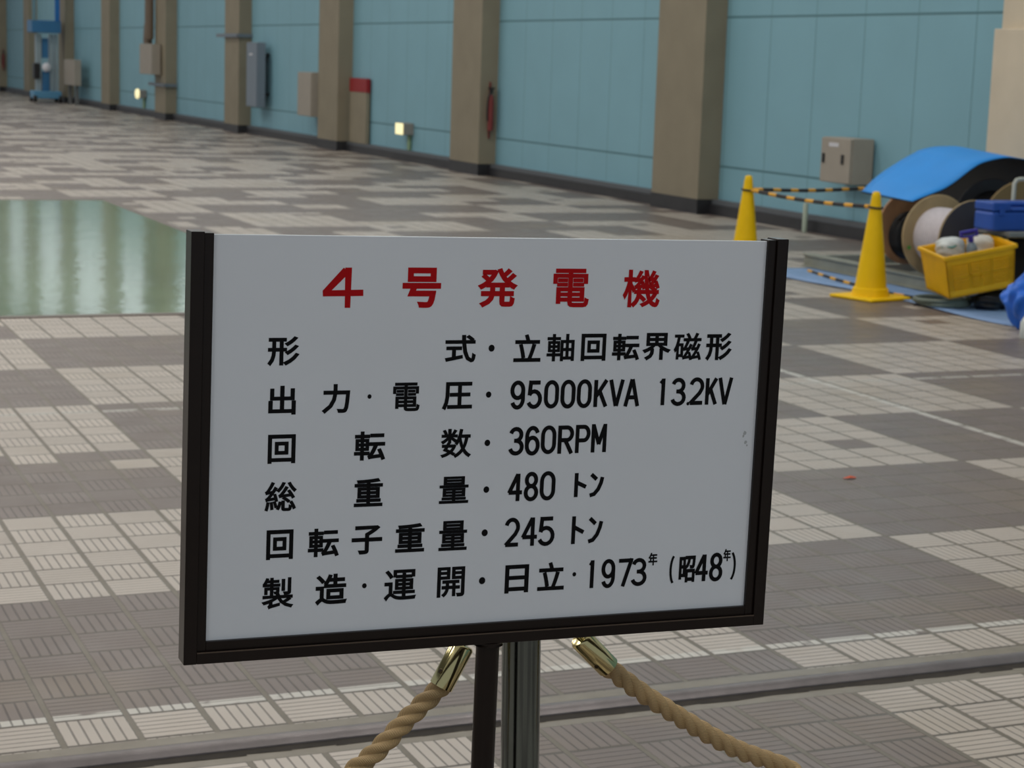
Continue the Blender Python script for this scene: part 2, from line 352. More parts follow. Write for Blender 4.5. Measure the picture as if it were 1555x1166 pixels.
G = {
 '0': [(arc(.5, .68, .5, .32, 0, 180) + arc(.5, .32, .5, .32, 180, 360), 1)],
 '1': [([(0, .86), (.95, .99)], 0), ([(1, 1.07), (1, -.08)], 0)],
 '2': [(arc(.5, .70, .5, .30, 165, -20) + [(.78, .42), (.0, 0), (1.06, 0)], 0)],
 '3': [(arc(.46, .76, .46, .24, 165, -90) + [(.30, .52)], 0), ([(.30, .52)] + arc(.48, .26, .52, .26, 90, -165), 0)],
 '4': [([(.74, -.08), (.74, 1.06)], 0), ([(.70, 1.04), (0, .28), (1.1, .28)], 0)],
 '5': [([(.98, 1), (.16, 1), (.08, .50)] + arc(.48, .32, .52, .32, 130, -155), 0)],
 '6': [(arc(.5, .31, .5, .31, 0, 360, 22)[:-1], 1), (arc(.5, .66, .5, .34, 25, 180) + [(0, .31)], 0)],
 '7': [([(-.05, 1), (1, 1), (.36, -.07)], 0)],
 '8': [(arc(.5, .76, .44, .24, 0, 360, 20)[:-1], 1), (arc(.5, .26, .5, .26, 0, 360, 20)[:-1], 1)],
 '9': [(arc(.5, .69, .5, .31, 0, 360, 22)[:-1], 1), (arc(.5, .34, .5, .34, 205, 360) + [(1, .69)], 0)],
 'K': [([(0, 1.07), (0, -.08)], 0), ([(1, 1.06), (.06, .38)], 0), ([(.34, .62), (1.0, -.07)], 0)],
 'V': [([(0, 1.07), (.48, -.07)], 0), ([(1, 1.07), (.52, -.07)], 0)],
 'A': [([(0, -.08), (.48, 1.07)], 0), ([(1, -.08), (.52, 1.07)], 0), ([(.18, .3), (.82, .3)], 0)],
 'R': [([(0, -.08), (0, 1), (.55, 1)] + arc(.58, .74, .42, .26, 80, -80) + [(.55, .48), (.04, .48)], 0), ([(.45, .48), (1, -.08)], 0)],
 'P': [([(0, -.08), (0, 1), (.55, 1)] + arc(.58, .72, .42, .28, 80, -80) + [(.55, .44), (.04, .44)], 0)],
 'M': [([(0, -.08), (0, 1.08)], 0), ([(1, -.08), (1, 1.08)], 0), ([(0.02, 1.02), (.5, .27), (.98, 1.02)], 0)],
 '(': [(arc(1.6, .5, 1.6, .60, 118, 242), 0)],
 ')': [(arc(-.6, .5, 1.6, .60, 62, -62), 0)],
 'ト': [([(0, 1.06), (0, -.06)], 0), ([(0.05, .62), (1, .40)], 0)],
 'ン': [([(.05, .98), (.52, .74)], 0), ([(-.02, 0.0)] + [(.35, .06), (.68, .28), (.90, .58), (1, .84)], 0)],
}
def bbox_uv(x0, y0, x1, y1):
    xm, ym = (x0 + x1) / 2, (y0 + y1) / 2
    return loc(x0, ym)[0], loc(x1, ym)[0], loc(xm, y1)[1], loc(xm, y0)[1]
font_cache = {}
def kanji(mb, ch, box, off):
    cu = bpy.data.curves.new('glyph', 'FONT'); cu.body = ch; cu.size = 1; cu.resolution_u = 3; cu.fill_mode = 'FRONT'
    o = bpy.data.objects.new('glyph', cu); C.objects.link(o)
    me = bpy.data.meshes.new_from_object(o.evaluated_get(bpy.context.evaluated_depsgraph_get()))
    bpy.data.objects.remove(o); bpy.data.curves.remove(cu)
    vs = [v.co.copy() for v in me.vertices]; fs = [tuple(p.vertices) for p in me.polygons]; bpy.data.meshes.remove(me)
    x0, x1 = min(v.x for v in vs), max(v.x for v in vs); y0, y1 = min(v.y for v in vs), max(v.y for v in vs)
    u0, u1, v0, v1 = bbox_uv(*box); e = off * (v1 - v0); u0 += e; u1 -= e; v0 += e; v1 -= e
    q = [(u0 + (v.x - x0) / (x1 - x0) * (u1 - u0), s0 + v0 + (v.y - y0) / (y1 - y0) * (v1 - v0)) for v in vs]
    mb.add([(a, 0, b) for a, b in q], fs)
    # the stroke is thickened by a ribbon along every outline of the glyph
    key = lambda i: (round(q[i][0], 6), round(q[i][1], 6)); cnt = {}
    for f in fs:
        for a, b in zip(f, f[1:] + f[:1]):
            a, b = key(a), key(b)
            if a != b: cnt[frozenset((a, b))] = cnt.get(frozenset((a, b)), 0) + 1
    nb = {}
    for ed, k in cnt.items():
        if k == 1:
            a, b = tuple(ed); nb.setdefault(a, []).append(b); nb.setdefault(b, []).append(a)
    seen = set()
    for st in nb:
        if st in seen: continue
        lp = [st]; seen.add(st); cur = st
        while True:
            nx = [k for k in nb[cur] if k not in seen]
            if not nx: break
            cur = nx[0]; seen.add(cur); lp.append(cur)
        if len(lp) > 2: ribbon(mb, lp, 2 * e, True)
def stroke(mb, ch, box, t):
    u0, u1, v0, v1 = bbox_uv(*box); h = t / 2
    if ch == '1': u0 -= .0005
    for pts, cl in G[ch]:
        ribbon(mb, [(u0 + h + p[0] * (u1 - u0 - t), s0 + v0 + h + p[1] * (v1 - v0 - t)) for p in pts], t, bool(cl))
def dot(mb, x, y, rpx):
    u, v = loc(x, y); r = rpx * 2.15 / F_PX
    mb.add([(u + r * math.cos(k * math.pi / 10), 0, s0 + v + 1.08 * r * math.sin(k * math.pi / 10)) for k in range(20)], [tuple(range(20))])
def cropbox(ox, oy, x0, x1, y0, y1): return (ox + x0 / 3.11, oy + y0 / 3.11, ox + x1 / 3.11, oy + y1 / 3.11)
A_, B_, C_, D_ = (250, 330), (720, 350), (250, 650), (720, 630)
def finish(mb, name, material):
    me = mb.build(name, material, panel); me.location = (0, .0077, 0); return me
TH = .0047
mb = MB()
for ch, o, x0, x1, y0, y1, off in (('4', A_, 745, 938, 237, 427, .03), ('号', A_, 1123, 1305, 237, 427, .036), ('発', B_, 20, 202, 178, 362, .030), ('電', B_, 372, 543, 180, 362, .024), ('機', B_, 703, 878, 185, 362, .024)):
    if ch == '4':
        for n4, quad in enumerate((((853, 237), (885, 237), (876, 427), (850, 427)), ((746, 345), (938, 341), (938, 371), (747, 373)), ((746, 346), (846, 237), (872, 262), (788, 345)))):
            mb.add([(u_, -n4 * 2e-5, s0 + v_) for u_, v_ in (loc(250 + x / 3.11, 330 + y / 3.11) for x, y in quad)], [(0, 1, 2, 3)])
    else: kanji(mb, ch, cropbox(*o, x0, x1, y0, y1), off)
finish(mb, 'lettering', redm)['label'] = 'large red heading characters'
KO = .029
rows = [
 [('形', A_, 487, 635, 562, 700), ('式', A_, 1325, 1470, 555, 685), ('.', 746.4, 528.5, 4.9), ('立', B_, 187, 315, 490, 620), ('軸', B_, 343, 473, 488, 617), ('回', B_, 505, 622, 487, 615), ('転', B_, 652, 780, 487, 612), ('界', B_, 797, 927, 483, 612), ('磁', B_, 943, 1073, 483, 612), ('形', B_, 1095, 1215, 483, 612)],
 [('出', A_, 490, 620, 795, 932), ('力', A_, 745, 875, 787, 925), ('.', 561, 601.9, 3.1), ('電', A_, 1078, 1205, 780, 915), ('圧', A_, 1312, 1453, 777, 908), ('.', 741.9, 599, 4.4),
  ('9', B_, 170, 240, 708, 845), ('5', B_, 248, 321, 708, 842), ('0', B_, 330, 400, 706, 840), ('0', B_, 408, 478, 704, 840), ('0', B_, 485, 555, 702, 838), ('K', B_, 565, 632, 703, 833), ('V', B_, 635, 708, 702, 830), ('A', B_, 707, 782, 700, 830),
  ('1', B_, 873, 900, 697, 825), ('3', B_, 930, 1000, 695, 828), ('.', 1044.5, 612.8, 2.6), ('2', B_, 1015, 1085, 693, 823), ('K', B_, 1092, 1150, 695, 822), ('V', B_, 1150, 1220, 693, 822)],
 [('回', A_, 487, 618, 1025, 1162), ('転', A_, 895, 1042, 1010, 1147), ('数', A_, 1305, 1447, 998, 1135), ('.', 740, 672.3, 4.6), ('3', B_, 163, 235, 927, 1062), ('6', B_, 240, 310, 922, 1062), ('0', B_, 315, 387, 920, 1055), ('R', B_, 395, 470, 920, 1053), ('P', B_, 478, 548, 917, 1050), ('M', B_, 553, 625, 913, 1047)],
 [('総', C_, 473, 622, 253, 392), ('重', C_, 895, 1030, 237, 370), ('量', C_, 1297, 1435, 228, 355), ('.', 738.4, 743.2, 4.7), ('4', D_, 157, 230, 275, 407), ('8', D_, 235, 303, 268, 407), ('0', D_, 310, 383, 265, 403), ('ト', D_, 473, 537, 270, 390), ('ン', D_, 540, 613, 268, 388)],
 [('回', C_, 480, 607, 480, 620), ('転', C_, 677, 823, 473, 607), ('子', C_, 883, 1027, 460, 595), ('重', C_, 1090, 1227, 450, 585), ('量', C_, 1295, 1428, 437, 577), ('.', 735.9, 808.8, 5), ('2', D_, 142, 215, 485, 622), ('4', D_, 222, 300, 482, 618), ('5', D_, 300, 380, 480, 618), ('ト', D_, 460, 525, 475, 610), ('ン', D_, 533, 607, 475, 605)],
 [('製', C_, 460, 607, 705, 852), ('造', C_, 713, 860, 688, 832), ('.', 553.2, 889.2, 3.6), ('運', C_, 1037, 1187, 668, 812), ('開', C_, 1287, 1417, 655, 797), ('.', 732, 881.5, 5.2), ('日', D_, 145, 257, 707, 840), ('立', D_, 300, 425, 695, 827), ('.', 872, 871.8, 3.2),
  ('1', D_, 540, 565, 685, 817), ('9', D_, 600, 665, 680, 817), ('7', D_, 675, 747, 678, 810), ('3', D_, 742, 815, 675, 807), ('年', D_, 823, 865, 650, 710), ('(', D_, 922, 947, 665, 795), ('昭', D_, 967, 1043, 665, 790), ('4', D_, 1040, 1107, 657, 785), ('8', D_, 1110, 1173, 650, 785), ('年', D_, 1177, 1212, 632, 690), (')', D_, 1208, 1235, 648, 777)],
]
for row in rows:
    mb = MB()
    for e in row:
        if e[0] == '.': dot(mb, *e[1:])
        else:
            ch, o, x0, x1, y0, y1 = e; box = cropbox(*o, x0, x1, y0, y1)
            if ch in G: stroke(mb, ch, box, TH * (.62 if ch in '()' else 1))
            else: kanji(mb, ch, box, KO if ch not in '総製運開量軸磁電数' else .022)
    finish(mb, 'lettering', inkm)

# ---------------------------------------------------------------- barrier post and ropes
chrome = mat('polished_steel', srgb(112, 119, 116), .16, 1, .05, 3)
brass = mat('brass', srgb(206, 192, 140), .14, 1)
ropem = bpy.data.materials.new('tan_braided_rope'); ropem.use_nodes = True
_g = NT(ropem.node_tree); _b = ropem.node_tree.nodes['Principled BSDF']
_uv = ropem.node_tree.nodes.new('ShaderNodeUVMap').outputs[0]
_sp = ropem.node_tree.nodes.new('ShaderNodeSeparateXYZ'); ropem.node_tree.links.new(_uv, _sp.inputs[0])
_w = _g.m('SINE', _g.m('ADD', _g.m('MULTIPLY', _sp.outputs[0], 6.2832 * 42), _g.m('MULTIPLY', _sp.outputs[1], 6.2832 * 190)))
_f = _g.ss(_w, -1, 1)
ropem.node_tree.links.new(_g.mix(_f, srgb(110, 86, 52), srgb(218, 186, 134)), _b.inputs['Base Color'])
_bp = ropem.node_tree.nodes.new('ShaderNodeBump'); _bp.inputs['Distance'].default_value = .0006; _bp.inputs['Strength'].default_value = .6
ropem.node_tree.links.new(_f, _bp.inputs['Height']); ropem.node_tree.links.new(_bp.outputs[0], _b.inputs['Normal']); _b.inputs['Roughness'].default_value = .6

RP = SC + SB * .075
def rp(x, y): return on_p(x, y, RP, SB)
top = rp(792, 945); bot = rp(789.4, 1166)
dirn = (bot - top).normalized(); foot = bot + dirn * (bot.z / -dirn.z)
def make_post(foot, axis, label):
    post = empty('barrier_post', foot, 0, label, 'barrier post'); post.rotation_euler = Vector(axis).to_track_quat('Z', 'Y').to_euler()
    MB().lathe([(.0232, .018), (.0232, .815)], 40).build('pole', chrome, post, smooth=True)
    MB().lathe([(.0255, .785), (.0265, .79), (.0265, .812), (.0245, .82), (.0235, .835), (.016, .848), (0, .853)], 40).build('cap', brass, post, smooth=True)
    MB().lathe([(0, 0), (.046, 0), (.048, .004), (.044, .010), (.030, .018), (.026, .03), (0, .03)], 48).build('base', chrome, post, smooth=True)
    for s in (-1, 1):
        MB().tube([(s * .0305 + .012 * math.cos(t) * s, .012 * math.sin(t) * .3, .800 + .012 * math.sin(t)) for t in [k * math.pi / 8 for k in range(16)]], .003, 8, True).build('ring', brass, post, smooth=True)
    return post
axis = -dirn
post = make_post(foot, axis, 'polished steel barrier post standing close behind the sign pole')
def strand_rope(path, rope_r=.0125, lay=.064):
    # even arc-length samples
    seg = [0]; 
    for a, b in zip(path, path[1:]): seg.append(seg[-1] + (b - a).length)
    total = seg[-1]; step = .002; n = int(total / step); fr_ = []; j = 0; nn = None
    for i in range(n + 1):
        s = total * i / n
        while j < len(seg) - 2 and seg[j + 1] < s: j += 1
        t = (s - seg[j]) / max(seg[j + 1] - seg[j], 1e-9); p = path[j].lerp(path[j + 1], t); d = (path[j + 1] - path[j]).normalized()
        if nn is None: nn = d.orthogonal().normalized()
        nn = (nn - d * nn.dot(d)).normalized(); fr_.append((p, d, nn.copy(), d.cross(nn), s))
    K = 48; bm = bmesh.new(); uvl = bm.loops.layers.uv.new('UVMap'); rings = []
    def lobe(ph):                                                  # three full strands with deep creases between them
        q_ = (ph % (2 * math.pi / 3)) - math.pi / 3; r_, o_ = rope_r * .545, rope_r * .455
        return o_ * math.cos(q_) + math.sqrt(max(r_ * r_ - (o_ * math.sin(q_)) ** 2, 0))
    for (p, d, a, b, s) in fr_:
        th = 2 * math.pi * s / lay
        rings.append(([bm.verts.new(p + (a * math.cos(th + 2 * math.pi * k / K) + b * math.sin(th + 2 * math.pi * k / K)) * lobe(2 * math.pi * k / K)) for k in range(K)], s, th / (2 * math.pi)))
    for (A, sa, ta), (B, sb, tb) in zip(rings, rings[1:]):
        for k in range(K):
            f = bm.faces.new((A[k], A[(k + 1) % K], B[(k + 1) % K], B[k])); f.smooth = True
            for lp, uv_ in zip(f.loops, ((k / K + ta, sa), ((k + 1) / K + ta, sa), ((k + 1) / K + tb, sb), (k / K + tb, sb))): lp[uvl].uv = uv_
    bm.faces.new(rings[0][0][::-1]); bm.faces.new(rings[-1][0])
    bmesh.ops.recalc_face_normals(bm, faces=bm.faces)
    me = bpy.data.meshes.new('rope'); bm.to_mesh(me); bm.free(); me.materials.append(ropem)
    o = bpy.data.objects.new('rope', me); C.objects.link(o); return o
def ferrule(parent, p_top, p_bot, screw_dir, hook_to):
    p_top, p_bot = Vector(p_top), Vector(p_bot); ln = (p_top - p_bot).length; Mx = align(p_bot, p_top); R = .0142
    f = MB().lathe([(R - .003, 0), (R, 0.0), (R, ln - .003), (R - .002, ln - .0005), (R - .006, ln), (0, ln)], 32, Mx).build('ferrule', brass, parent, smooth=True)
    # slotted screw on the side
    d = (p_top - p_bot).normalized(); sdn = Vector(screw_dir); sdn = (sdn - d * sdn.dot(d)).normalized()
    base = p_bot + d * ln * .30 + sdn * (R - .0006); Ms = align(base, base + sdn)
    sm = MB(); sm.lathe([(.0031, 0), (.0031, .0010), (.0026, .0014)], 16, Ms)
    s1 = sm.build('screw', mat('screw_brass', srgb(84, 70, 44), .4, .8), f)
    MB().box(-.0028, -.0004, .0010, .0028, .0004, .0017, Ms @ RZ(.8)).build('slot', mat('screw_slot', srgb(24, 22, 18), .6), f)
    hk = MB().tube(spline([p_top - d * .002, p_top + d * .010, p_top.lerp(hook_to, .6) + Vector((0, 0, .010)), Vector(hook_to)], 8), .0035, 10)
    hk.build('hook', brass, parent, smooth=True)
R_post = top
for side in (0, 1):
    if side == 0:
        ft, fb = rp(703.5, 978), rp(669.6, 1042)
        pts = [fb + (ft - fb) * .25, fb, rp(664.6, 1047.5), rp(619.6, 1090.5), rp(542, 1166)]
        e = pts[-1]; end = Vector((-.42, e.y + .28, .79))
        pts += [Vector((.56, e.y + .05, .53)), Vector((.35, e.y + .11, .44)), Vector((.10, e.y + .17, .44)), Vector((-.15, e.y + .23, .54)), Vector((-.34, e.y + .27, .71)), end]
        lab = 'tan twisted barrier rope falling to the left from the steel post'
        hook = post.matrix_world @ Vector((0, 0, 0)) if 0 else top + Vector((-.036, 0, .002)); sd = Vector((-.95, -.45, .3))
        post2 = (end.x - .05, end.y, 0); plab = 'polished steel barrier post at the far end of the left tan rope'
    else:
        ft, fb = rp(880, 968), rp(923.3, 1012.3)
        pts = [fb + (ft - fb) * .25, fb, rp(932, 1020), rp(993, 1064), rp(1107, 1132), rp(1200, 1168)]
        e = pts[-1]; end = Vector((2.32, e.y - .10, .79))
        pts += [Vector((1.27, e.y - .02, .555)), Vector((1.45, e.y - .04, .475)), Vector((1.64, e.y - .06, .45)), Vector((1.86, e.y - .07, .50)), Vector((2.12, e.y - .09, .63)), end]
        lab = 'tan twisted barrier rope running to the right from the steel post'
        hook = top + Vector((.036, 0, .002)); sd = Vector((-.3, -.75, -.9))
        post2 = (end.x + .05, end.y, 0); plab = 'polished steel barrier post at the far end of the right tan rope'
    r = strand_rope(spline(pts, 14)); r.name = 'barrier_rope'; tag(r, lab, 'rope')
    ferrule(r, ft, fb, sd, hook)
    make_post(post2, (0, 0, 1), plab)

# ---------------------------------------------------------------- cones and striped ropes
yellow = mat('yellow_plastic', srgb(250, 204, 0), .5, 0, .03, 8, spec=.3)
def make_cone(p, rz, label):
    c = empty('traffic_cone', p, rz, label, 'traffic cone')
    MB().lathe([(.125, .02), (.120, .045), (.116, .07), (.104, .075), (.030, .665), (.026, .69), (.018, .70), (0, .702)], 40).build('body', yellow, c, smooth=True)
    MB().box(-.19, -.19, 0, .19, .19, .022).build('base', yellow, c, bevel=.012)
    MB().tube([(.044 * math.cos(t), .044 * math.sin(t), .598 + .004 * math.sin(t)) for t in [k * math.pi / 10 for k in range(20)]], .007, 8, True).build('rope_loop', mat('dark_cord', srgb(40, 38, 34), .7), c)
    return c
c1 = on_z(1321, 453); c2 = Vector((7.07, 12.22, 0))
make_cone(c1, .25, 'nearer yellow traffic cone standing in front of the cable reels')
make_cone(c2, .1, 'further yellow traffic cone partly hidden behind the sign')
def striped(period, base, stripe, duty):
    mt = bpy.data.materials.new('striped_rope'); mt.use_nodes = True; g = NT(mt.node_tree); b = mt.node_tree.nodes['Principled BSDF']
    uv = mt.node_tree.nodes.new('ShaderNodeUVMap').outputs[0]; sp = mt.node_tree.nodes.new('ShaderNodeSeparateXYZ'); mt.node_tree.links.new(uv, sp.inputs[0])
    k = g.m('LESS_THAN', g.m('FRACT', g.m('DIVIDE', sp.outputs[1], period)), duty)
    mt.node_tree.links.new(g.mix(k, base, stripe), b.inputs['Base Color']); b.inputs['Roughness'].default_value = .6
    return mt
tiger = striped(.235, srgb(40, 38, 40), srgb(232, 172, 56), .42)
def tiger_rope(pts, r, label):
    path = spline(pts, 8); N = len(path); K = 8
    bm = bmesh.new(); uvl = bm.loops.layers.uv.new('UVMap'); rings = []; s = 0; nn = None
    for i, p in enumerate(path):
        d = (path[min(i + 1, N - 1)] - path[max(i - 1, 0)]).normalized()
        if i: s += (p - path[i - 1]).length
        q = Vector((0, 0, 1)); nn = (q - d * q.dot(d)).normalized(); b = d.cross(nn)
        rings.append(([bm.verts.new(p + (nn * math.cos(2 * math.pi * k / K) + b * math.sin(2 * math.pi * k / K)) * r) for k in range(K)], s))
    for (A, sa), (B, sb) in zip(rings, rings[1:]):
        for k in range(K):
            f = bm.faces.new((A[k], A[(k + 1) % K], B[(k + 1) % K], B[k])); f.smooth = True
            for lp, vv in zip(f.loops, (sa, sa, sb, sb)): lp[uvl].uv = (k / K, vv)
    bm.faces.new(rings[0][0][::-1]); bm.faces.new(rings[-1][0])
    me = bpy.data.meshes.new('striped_rope'); bm.to_mesh(me); bm.free(); me.materials.append(tiger)
    o = bpy.data.objects.new('striped_rope', me); C.objects.link(o); return tag(o, label, 'rope')
h = .598
a, b = c2 + Vector((.0, -.062, h)), c1 + Vector((.0, .062, h))
tiger_rope([a, a.lerp(b, .35) + Vector((0, 0, -.018)), a.lerp(b, .7) + Vector((0, 0, -.016)), b], .0135, 'black and yellow striped rope strung between the two yellow cones')
a = c2 + Vector((.062, .02, h)); b = Vector((8.75, 13.2, .50))
e2 = on_y(1316, 286, 12.9)
tiger_rope([a, a.lerp(e2, .5) + Vector((0, 0, -.012)), e2, e2 + Vector((.5, .25, .0)), Vector((9.2, 13.45, .30)), Vector((9.42, 13.5, .06))], .0135, 'black and yellow striped rope from the further cone to the wall behind the blue sheet')

# ---------------------------------------------------------------- the pile by the wall
sheet_blue = mat('ground_sheet_blue', srgb(128, 160, 204), .5, 0, .08, 5, .3, 14)
gs = MB(); nx, ny = 10, 22
gx = [7.22 + 1.5 * i / nx for i in range(nx + 1)]; gy = [9.25 + 3.1 * j / ny for j in range(ny + 1)]
gs.add([(x + .05 * math.sin(y * 3.1), y, .004 + .005 * (math.sin(x * 9 + y * 5) * .5 + .5)) for x in gx for y in gy], [(i * (ny + 1) + j, (i + 1) * (ny + 1) + j, (i + 1) * (ny + 1) + j + 1, i * (ny + 1) + j + 1) for i in range(nx) for j in range(ny)])
o = gs.build('ground_sheet', sheet_blue, smooth=True); md = o.modifiers.new('thick', 'SOLIDIFY'); md.thickness = .002
tag(o, 'pale blue plastic sheet lying on the floor under the skid', 'plastic sheet')
o = tiger_rope([on_z(1228, 411, .016), on_z(1255, 420, .016), on_z(1290, 430, .016), on_z(1340, 443, .016), on_z(1388, 452, .016)], .012, 'black and yellow striped rope lying on the blue floor sheet before the skid')

skidm = mat('grey_green_steel', srgb(150, 152, 140), .5, .1, .1, 8, .1, 60)
sk = empty('steel_skid', (8.05, 11.4, 0), 0, 'low grey green channel steel skid under the cable reels', 'skid')
def channel(x, y0, y1, face):
    mb = MB(); a = x; t = .006
    mb.box(x - .05, y0, .095, x + .05, y1, .105); mb.box(x - .05, y0, .012, x + .05, y1, .020)
    mb.box(x - .03 if face < 0 else x + .024, y0, .012, x - .024 if face < 0 else x + .03, y1, .1); return mb
for x, f in ((-.30, -1), (.33, 1)): channel(x, -.94, 1.05, f).build('rail', skidm, sk)
for y in (-.90, -.25, .38, 1.02): MB().box(-.27, y - .03, .04, .30, y + .03, .094).build('crossbar', skidm, sk)

ply = mat('tan_plywood', srgb(166, 146, 110), .7, 0, .14, 9); plyb = mat('brown_plywood', srgb(200, 150, 110), .7, 0, .16, 9)
blackc = mat('black_cable', srgb(24, 24, 26), .45, 0, .2, 60, .3, 90); whitec = mat('white_cable', srgb(206, 200, 206), .5, 0, .06, 40, .4, 120)
greyf = mat('dark_grey_flange', srgb(70, 70, 76), .55, 0, .08, 10)
def flange(reel, y, r, t, m_, name='flange', chamfer=.006):
    Mx = T(0, y, 0) @ RX(math.pi / 2)
    return MB().lathe([(.035, 0), (r - chamfer, 0), (r, chamfer), (r, t - chamfer), (r - chamfer, t), (.035, t), (.035, 0)], 56, Mx, cap=False).build(name, m_, reel, smooth=True)
def windings(reel, y0, y1, r, m_, wr=.012):
    prof = [(.06, y0)]; y = y0
    while y < y1 - 1e-6:
        for k in range(1, 6):
            t = math.pi * k / 6; prof.append((r - wr + wr * math.sin(t), y + wr - wr * math.cos(t)))
        y += 2 * wr
    prof.append((.06, y))
    return MB().lathe([(a, -b) for a, b in prof], 56, RX(math.pi / 2), cap=False).build('cable', m_, reel, smooth=True)
# tan reel with white cable
r2 = empty('cable_reel', (7.80, 10.92, .385), 0, 'tan plywood cable reel wound with white cable, dark grey face', 'cable reel')
flange(r2, .0, .278, .018, ply); windings(r2, -.36, -.02, .195, whitec); f2 = flange(r2, -.40, .272, .018, ply)
MB().lathe([(.03, 0), (.268, 0), (.268, .004), (.03, .004)], 56, T(0, -.4185, 0) @ RX(math.pi / 2)).build('face', greyf, f2, smooth=True)
st = on_y(1380.5, 376, 10.9)
MB().lathe([(0, 0), (.014, 0), (.014, .002), (0, .002)], 16, T(st.x - 7.8, -.0185, st.z - .385) @ RX(math.pi / 2)).build('sticker', mat('green_sticker', srgb(74, 150, 58), .5), r2)
# brown reel with black cable
r1 = empty('cable_reel', (8.07, 11.64, .37), 0, 'brown plywood cable reel wound with black cable behind the nearer cone', 'cable reel')
flange(r1, 0, .264, .018, plyb); cb1 = windings(r1, -.13, -.02, .175, blackc); cb1.location = (.0, 0, -.05); fl1 = flange(r1, -.15, .182, .012, mat('black_flange', srgb(28, 28, 30), .35), 'flange'); fl1.location = (.0, 0, -.05)
# big tan reel at the back, partly hidden
r3 = empty('cable_reel', (8.435, 11.19, .436), 0, 'large tan plywood reel behind the dark blue toolbox', 'cable reel')
flange(r3, 0, .32, .02, greyf); windings(r3, -.30, -.02, .24, blackc); flange(r3, -.34, .33, .02, mat('dull_plywood', srgb(140, 118, 80), .7, 0, .1, 9))

# the bent blue sheet over the reels
near = [(7.60, .605), (7.70, .640), (7.844, .690), (7.945, .746), (8.054, .820), (8.156, .872), (8.333, .907), (8.475, .900), (8.64, .865), (8.76, .75), (8.81, .60), (8.83, .42)]
far = [(7.60, .625), (7.68, .700), (7.77, .765), (7.918, .85), (8.00, .89), (8.077, .924), (8.222, .949), (8.42, .945), (8.64, .86), (8.78, .73), (8.83, .58), (8.85, .40)]
fy = [11.552] * 8 + [12.05, 12.5, 12.6, 12.6]
pn, pf = [Vector((x, 10.93, z)) for x, z in near], [Vector((x, y, z)) for (x, z), y in zip(far, fy)]
sn, sf = spline(pn, 5), spline(pf, 5); M_ = 8
def loft(off):
    mb = MB(); v = []; k = len(sn)
    for i in range(M_ + 1): v += [sn[j].lerp(sf[j], i / M_) + Vector((0, 0, off)) for j in range(k)]
    mb.add(v, [(i * k + j, (i + 1) * k + j, (i + 1) * k + j + 1, i * k + j + 1) for i in range(M_) for j in range(k - 1)]); return mb
sh = loft(.012).build('plastic_sheet', mat('sky_blue_sheet', srgb(34, 148, 236), .5, 0, .03, 4), smooth=True)
md = sh.modifiers.new('thick', 'SOLIDIFY'); md.thickness = .004
tag(sh, 'sky blue plastic sheet bent in an arch over the cable reels', 'plastic sheet')
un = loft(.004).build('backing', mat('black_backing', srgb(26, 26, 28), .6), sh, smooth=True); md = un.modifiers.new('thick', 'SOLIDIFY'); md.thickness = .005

# cart carrying the toolbox
cart = empty('platform_cart', (8.05, 10.22, 0), 0, 'grey topped cart carrying the dark blue toolbox', 'cart')
grey = mat('grey_steel', srgb(140, 142, 138), .45, .1, .08, 10)
MB().box(-.33, -.20, .458, .45, .17, .49).build('deck', grey, cart, bevel=.006)
MB().box(-.08, -.16, .13, .42, .14, .42).build('underdeck_block', mat('black_box', srgb(28, 28, 30), .6), cart, bevel=.01)  # dark block put in to fill the black space beneath the deck
for x in (-.12, .42):
    for y in (-.16, .14):
        MB().box(x - .015, y - .015, .08, x + .015, y + .015, .455).build('leg', grey, cart)
        MB().lathe([(0, -.012), (.036, -.012), (.04, -.006), (.04, .006), (.036, .012), (0, .012)], 20, T(x, y, .045) @ RX(math.pi / 2)).build('caster', blackc, cart, smooth=True)
hp = on_y(1541, 272, 10.37); hq = Vector((hp.x + .42, 10.37, hp.z))
MB().tube([(hp.x - 8.05, .15, .48), (hp.x - 8.05, .15, hp.z - .03), (hp.x - 8.035, .15, hp.z - .006), (hp.x - 8.01, .15, hp.z), (hq.x - 8.08, .15, hp.z), (hq.x - 8.055, .15, hp.z - .02), (hq.x - 8.05, .15, .48)], .014, 12).build('push_handle', mat('pale_tube', srgb(186, 190, 180), .4), cart, smooth=True)
tb = empty('toolbox', (7.86, 10.17, .4905), 0, 'dark blue plastic toolbox with a recessed handle lying on the cart', 'toolbox')
tbm = mat('dark_blue_plastic', srgb(38, 84, 176), .4, 0, .05, 10)
t0 = MB().box(-.24, -.10, 0, .24, .10, .125).build('body', tbm, tb, bevel=.018)
lid = MB()
lid.box(-.24, -.10, .128, -.10, .10, .185); lid.box(.06, -.10, .128, .24, .10, .185); lid.box(-.10, -.10, .128, .06, .10, .150); lid.box(-.10, .0, .150, .06, .10, .185)
lid.build('lid', tbm, tb, bevel=.010)
MB().tube([(-.10, -.06, .172), (.06, -.06, .172)], .011, 12).build('handle', tbm, tb, smooth=True)
for x in (-.17, .15): MB().box(x - .02, -.108, .10, x + .02, -.098, .155).build('latch', tbm, tb, bevel=.003)

